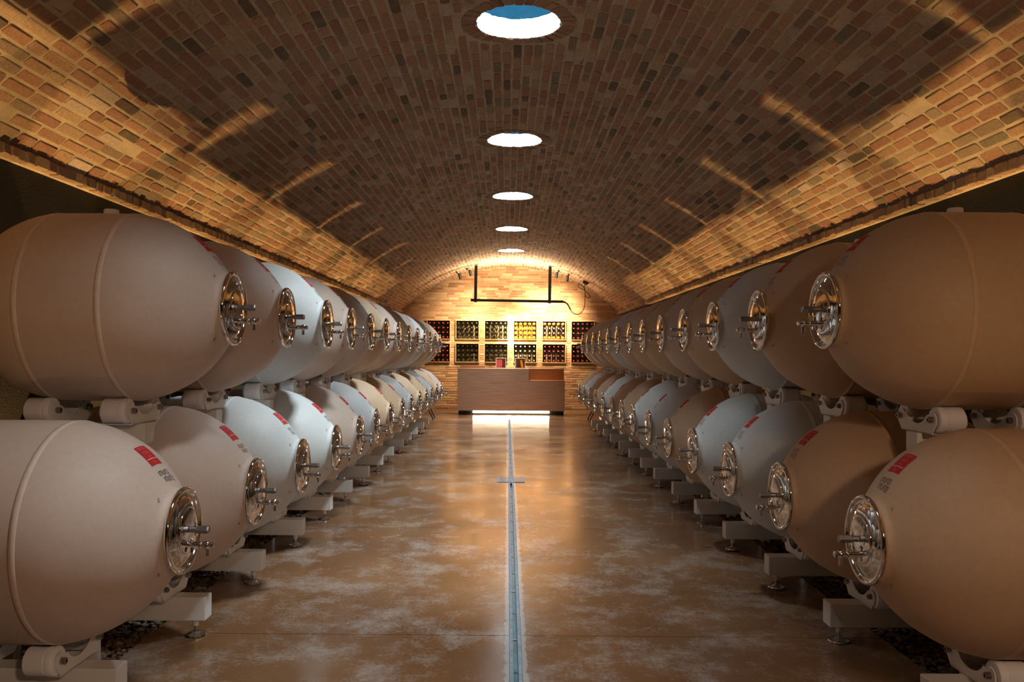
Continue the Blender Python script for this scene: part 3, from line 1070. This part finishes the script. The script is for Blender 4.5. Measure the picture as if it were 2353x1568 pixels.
DESC = {RED: 'red-capped dark wine bottle', GRN: 'dark green wine bottle', SIL: 'silver-capped green wine bottle', YEL: 'yellow glass bottle of sweet wine',
        AMS: 'amber bottle with silver cap', ORS: 'dark bottle with silver cap', ORD_: 'orange bottle with yellow cap'}
RPOS = ['leftmost', 'second from the left', 'third from the left', 'fourth from the left', 'fifth from the left', 'rightmost']
fb = {}
railm = MB().lathe([(-RW / 2 + 0.016, 0.003), (RW / 2 - 0.016, 0.003)], 8, 'X').me('rail', True, True, A40)
railm.materials.append(M['black_metal'])
for lv in (0, 1):
    z0, z1 = RACK_Z[lv]
    for k, cx in enumerate(RACK_X):
        tier = 'upper' if lv else 'lower'
        rk = thing('wine_rack', 'wooden wine rack niche in the end wall, %s tier, %s' % (tier, RPOS[k]), 'wine rack', 'wine rack niches in the end wall', (cx, Y_END, z0))
        H = z1 - z0
        d0, d1 = -0.085, 0.30
        for nm, bx_ in (('side_board', (-RW / 2, -RW / 2 + 0.016, d0, d1, 0, H)), ('side_board', (RW / 2 - 0.016, RW / 2, d0, d1, 0, H)),
                        ('bottom_board', (-RW / 2 + 0.016, RW / 2 - 0.016, d0, d1, 0, 0.016)), ('top_board', (-RW / 2 + 0.016, RW / 2 - 0.016, d0, d1, H - 0.016, H)),
                        ('back_board', (-RW / 2 + 0.016, RW / 2 - 0.016, d1 - 0.01, d1, 0.016, H - 0.016))):
            MB().box(*bx_).build(nm, M['rack_wood'], rk)
        for r in range(4):
            zc = 0.062 + r * 0.127
            for yo, zo in ((0.075, -0.0495), (0.19, -0.0495)):
                link('rail', railm, None, rk, (0, yo, zc + zo))
            for c in range(5):
                kind = LAYOUT[lv][k]
                if kind is None:
                    kind = [ORD_, ORS, ORS, AMS][r]
                gm, cm = bot(kind)
                xo = (c - 2) * 0.122
                rowname = ['bottom', 'second', 'third', 'top'][r]
                lab = '%s, %s shelf, %s slot, %s rack of the %s tier' % (DESC[kind], rowname, ORD[c], RPOS[k].split(' ')[0], tier)
                grp = 'bottles in the %s tier, rack %s' % (tier, RPOS[k])
                b = thing('wine_bottle', lab, 'bottle', grp, (cx + xo + R_.uniform(-0.003, 0.003), Y_END - 0.055 + R_.uniform(-0.006, 0.008), z0 + zc))
                link('glass_body', gm, None, b)
                link('capsule', cm, None, b)

# ------------------------------------------------------------------ counter
CY = 20.15
ct = thing('counter', 'brown wooden tasting counter with glowing plinth in front of the racks', 'counter', loc=(0.093, CY, 0))
hw = 1.31
xn = 0.43                                   # where the notch at the right starts
zn = 0.83
M_fp = MB().prism([(-hw, 0.105), (hw, 0.105), (hw, zn), (xn, zn), (xn, 1.10), (-hw, 1.10)], 0.0, 0.03, 'Y')
M_fp.build('front_panel', M['walnut'], ct)
MB().box(-hw - 0.002, xn, 0.0, 0.78, 1.10, 1.136, 0.003).build('counter_top', M['walnut'], ct)
MB().box(xn, hw + 0.002, 0.0, 0.42, zn, zn + 0.022, 0.002).build('low_shelf', M['oak'], ct)
MB().box(xn, hw, 0.40, 0.43, zn + 0.022, 1.10).build('recess_panel', M['oak'], ct)
MB().box(xn, hw + 0.002, 0.40, 0.78, 1.10, 1.136, 0.003).build('counter_top', M['walnut'], ct)
MB().box(xn - 0.02, xn, 0.03, 0.40, zn, 1.10).build('recess_side', M['walnut'], ct)
for sx in (-hw, hw - 0.03):
    MB().box(sx, sx + 0.03, 0.03, 0.75, 0.105, zn if sx > 0 else 1.10).build('side_panel', M['walnut'], ct)
MB().box(-hw + 0.025, hw - 0.025, 0.06, 0.72, 0.0, 0.105).build('plinth', M['black_metal'], ct)
MB().box(-0.93, 0.93, 0.035, 0.059, 0.055, 0.103).build('led_strip', M['led'], ct)
MB().box(-1.27, -0.64, 0.50, 0.74, 1.137, 1.20, 0.004).build('raised_ledge', M['walnut'], ct)
def open_box(nm, x, label, cat):
    t = thing(nm, label, cat, 'white display boxes on the counter', (x, CY + 0.42, 1.1365))
    s, d, th = 0.13, 0.22, 0.016
    MB().box(-s, -s + th, 0, d, 0, 2 * s).build('side_board', M['white_board'], t)
    MB().box(s - th, s, 0, d, 0, 2 * s).build('side_board', M['white_board'], t)
    MB().box(-s + th, s - th, 0, d, 0, th).build('bottom_board', M['white_board'], t)
    MB().box(-s + th, s - th, 0, d, 2 * s - th, 2 * s).build('top_board', M['white_board'], t)
    MB().box(-s + th, s - th, d - 0.01, d, th, 2 * s - th).build('back_board', M['box_inner'], t)
    return t
open_box('display_box', -0.165, 'white open display box holding red books on the counter', 'box')
open_box('display_box', 0.315, 'white open display box holding leaning orange book on the counter', 'box')
def book(x, y, z, wd, h, dp, col, label, lean=0.0, grp='books in the display boxes'):
    t = thing('book', label, 'book', grp, (x, y, z))
    t.rotation_euler = (0, lean, 0)
    m = plain('book_cover', col, 0.5)
    MB().box(-wd / 2, -wd / 2 + 0.003, 0, dp, 0, h).build('cover', m, t)
    MB().box(wd / 2 - 0.003, wd / 2, 0, dp, 0, h).build('cover', m, t)
    MB().box(-wd / 2, wd / 2, -0.003, 0.0, 0, h).build('spine', m, t)
    MB().box(-wd / 2 + 0.003, wd / 2 - 0.003, 0, dp - 0.004, 0.003, h - 0.003).build('pages', M['white_board'], t)
for k in range(5):
    book(-0.165 - 0.098 + 0.0285 * k, CY + 0.43, 1.1525, 0.027, 0.205, 0.15, ((0.62, 0.10, 0.10) if k % 2 else (0.70, 0.16, 0.14)), 'red hardback book, %s in the white box' % ['first', 'second', 'third', 'fourth', 'fifth'][k])
book(0.315 - 0.088, CY + 0.43, 1.1525, 0.03, 0.20, 0.15, (0.12, 0.11, 0.11), 'dark grey book leaning in the white box', -0.09)
book(0.315 + 0.058, CY + 0.43, 1.1535, 0.055, 0.19, 0.15, (0.80, 0.33, 0.03), 'orange book leaning in the white box', -0.20)

# ------------------------------------------------------------------ suspended light bar and spots near the end wall
LY = 20.9
lb = thing('light_bar', 'black suspended light bar hanging from two posts above the counter', 'lamp', loc=(0, LY, 0))
MB().box(-0.97, 1.36, -0.03, 0.03, 2.808, 2.872, 0.004).build('bar', M['black_metal'], lb)
lb.rotation_euler = (0, 0.010, 0)
for x, sh in ((-0.85, 0.0), (1.02, 0.0)):
    zt = VZ0 + math.sqrt(VR ** 2 - (x - XC) ** 2)
    MB().box(x - 0.038, x + 0.038, -0.034, 0.034, 2.79, zt - 0.04 + 0.01 * x, 0.003).build('post', M['black_metal'], lb)
    MB().box(x - 0.040, x + 0.040, -0.036, 0.036, zt - 0.04 + 0.01 * x, zt + 0.002 + 0.01 * x).build('post_cap', M['white_board'], lb)
WARM2 = (1.0, 0.74, 0.45)
for x, tx, tz, pw, sz in ((-0.7, -0.95, 2.2, 330.0, 100), (-0.05, 0.08, 2.15, 900.0, 34), (0.15, 0.08, 1.55, 900.0, 34), (0.55, 0.75, 2.3, 380.0, 90), (1.05, 1.2, 2.45, 520.0, 80)):   # lamps in the underside of the bar, washing the racks
    o = lamp('bar_spot', 'SPOT', (x, LY + 0.05, 2.78), pw, WARM2, (tx, Y_END, tz), spot_size=math.radians(sz), spot_blend=0.8, shadow_soft_size=0.03)
for x in (-0.25, 0.35):                      # and two aimed down and forward at the counter top
    o = lamp('bar_spot', 'SPOT', (x, LY - 0.05, 2.78), 260.0, WARM2, (x, CY + 0.2, 1.14), spot_size=math.radians(75), spot_blend=0.8, shadow_soft_size=0.03)
o = lamp('bar_uplight', 'AREA', (0.2, LY, 2.88), 190.0, WARM2, (0.2, LY + 0.05, 4), shape='RECTANGLE', size=1.9, size_y=0.04)
def spot(px, pz, tilt, k):
    t = thing('spotlight', 'small black spotlight on the vault near the end wall, %s' % ['leftmost', 'second from the left', 'third from the left', 'rightmost'][k], 'spotlight', 'small black spotlights by the end wall')
    x = px
    z = VZ0 + math.sqrt(VR ** 2 - (x - XC) ** 2)
    t.location = (x, 21.3, z)
    MB().lathe([(0.0, 0.022), (-0.05, 0.022)], 14, 'Z').build('mount', M['black_metal'], t, smooth=True, angle=A40)
    MB().tube([(0, 0, -0.04), (tilt * 0.3, 0.01, -0.09)], 0.012, 10).build('arm', M['black_metal'], t, smooth=True, angle=A40)
    e = Vector((tilt * 0.3, 0.01, -0.08))
    d = Vector((tilt, 0.35, -1)).normalized()
    MB().tube([e - d * 0.02, e + d * 0.03, e + d * 0.13], 0.038, 14).build('head', M['black_metal'], t, smooth=True, angle=A40)
    p = Vector(t.location) + e + d * 0.15
    lamp('spot_beam', 'SPOT', p, 170.0, WARM2, p + d, spot_size=math.radians(80), spot_blend=0.7, shadow_soft_size=0.03)
for k, (px, ti) in enumerate(((-1.33, 0.25), (-1.06, 0.25), (1.30, -0.15), (1.56, -0.1))):
    spot(px, 0, ti, k)
jx = 1.98
jz = VZ0 + math.sqrt(VR ** 2 - (jx - XC) ** 2)
jb = thing('junction_box', 'black junction box on the vault with a loose power cable', 'box', loc=(jx, 21.2, jz - 0.055))
jb.rotation_euler = (0, math.asin((jx - XC) / VR), 0)
MB().box(-0.075, 0.075, -0.05, 0.05, -0.035, 0.035, 0.005).build('case', M['black_metal'], jb)
MB().lathe([(-0.05, 0.012), (-0.033, 0.016)], 12, 'Z').build('cable_gland', M['black_metal'], jb)
pts = [(1.40, 2.83), (1.46, 2.82), (1.52, 2.76), (1.58, 2.64), (1.66, 2.55), (1.76, 2.515), (1.86, 2.55), (1.93, 2.66), (1.955, 2.80), (1.96, 2.98), (1.965, 3.10), (1.93, 3.20), (1.86, 3.27), (1.80, 3.30), (1.79, 3.24), (1.85, 3.19), (1.95, 3.14), (2.03, 3.07), (2.09, 3.00), (2.08, 2.95), (2.02, 2.955), (1.975, 3.02), (1.965, 3.15), (1.965, 3.28), (1.968, jz - 0.09)]
sm = []
for i in range(len(pts) - 1):
    p0, p1, p2, p3 = pts[max(i - 1, 0)], pts[i], pts[i + 1], pts[min(i + 2, len(pts) - 1)]
    for k in range(4):
        t = k / 4
        sm.append(tuple(0.5 * (2 * p1[d] + (p2[d] - p0[d]) * t + (2 * p0[d] - 5 * p1[d] + 4 * p2[d] - p3[d]) * t * t + (3 * p1[d] - p0[d] - 3 * p2[d] + p3[d]) * t ** 3) for d in (0, 1)))
sm.append(pts[-1])
n = len(sm)
cb = MB().tube([(x, 21.0 + 0.2 * i / n + 0.03 * math.sin(i * 0.35), z) for i, (x, z) in enumerate(sm)], 0.0085, 8).build('power_cable', M['black_metal'], smooth=True)
fx = [(1.34, 2.838, 0.030), (1.40, 2.836, 0.028), (1.45, 2.825, 0.024), (1.50, 2.79, 0.019), (1.545, 2.72, 0.014), (1.58, 2.65, 0.010)]
MB().tube([(x, LY, z - 0.01 * x) for x, z, r in fx[:3]], 0.026, 10).build('cable_sleeve', M['black_metal'], cb, smooth=True)
MB().tube([(x, LY + 0.02, z - 0.01 * x) for x, z, r in fx[2:]], 0.017, 10).build('cable_sleeve', M['black_metal'], cb, smooth=True)
tag(cb, 'looping black power cable from the light bar to the junction box', 'cable')

# ------------------------------------------------------------------ added pendant lamp behind the camera, unseen fill for the near barrels
pz_ = 2.75
pl = thing('added_pendant', 'added black pendant lamp, unseen fill for the near barrels, behind the camera', 'lamp', loc=(1.5, -1.2, pz_))
MB().lathe([(0.0, 0.21), (0.004, 0.213), (0.10, 0.10), (0.14, 0.05), (0.18, 0.04), (0.185, 0.02)], 32, 'Z', caps=False).build('shade', M['black_metal'], pl, smooth=True, angle=A40)
MB().tube([(0, 0, 0.18), (0, 0, VZ0 + math.sqrt(VR ** 2 - 1.44 ** 2) - pz_)], 0.006, 8).build('cord', M['black_metal'], pl)
MB().lathe([(0.02, 0.01), (0.03, 0.032), (0.055, 0.04), (0.08, 0.03), (0.10, 0.015)], 20, 'Z').build('bulb', M['led'], pl, smooth=True)
lamp('added_pendant_fill', 'SPOT', (1.5, -1.2, pz_ - 0.01), NEAR_FILL_POWER, (1.0, 0.68, 0.45), (1.0, -0.6, 0), spot_size=math.radians(160), spot_blend=0.4, shadow_soft_size=0.15)

# ------------------------------------------------------------------ folding trestles beyond the rows
for side, x, sg in (('left', -1.66, -1), ('right', 1.86, 1)):
    t = thing('trestle', 'thin black folding trestle standing past the end of the %s row' % side, 'trestle', 'black trestles past the rows', (x, 18.6, 0))
    for yo in (0.0, 0.45):
        MB().tube([(0, yo, 0.0), (sg * 0.34, yo, 0.72)], 0.014, 8).build('leg', M['black_metal'], t)
        MB().tube([(sg * 0.62, yo, 0.0), (sg * 0.30, yo, 0.72)], 0.014, 8).build('leg', M['black_metal'], t)
    MB().box(min(sg * 0.26, sg * 0.38), max(sg * 0.26, sg * 0.38), -0.05, 0.5, 0.715, 0.74).build('top_bar', M['black_metal'], t)
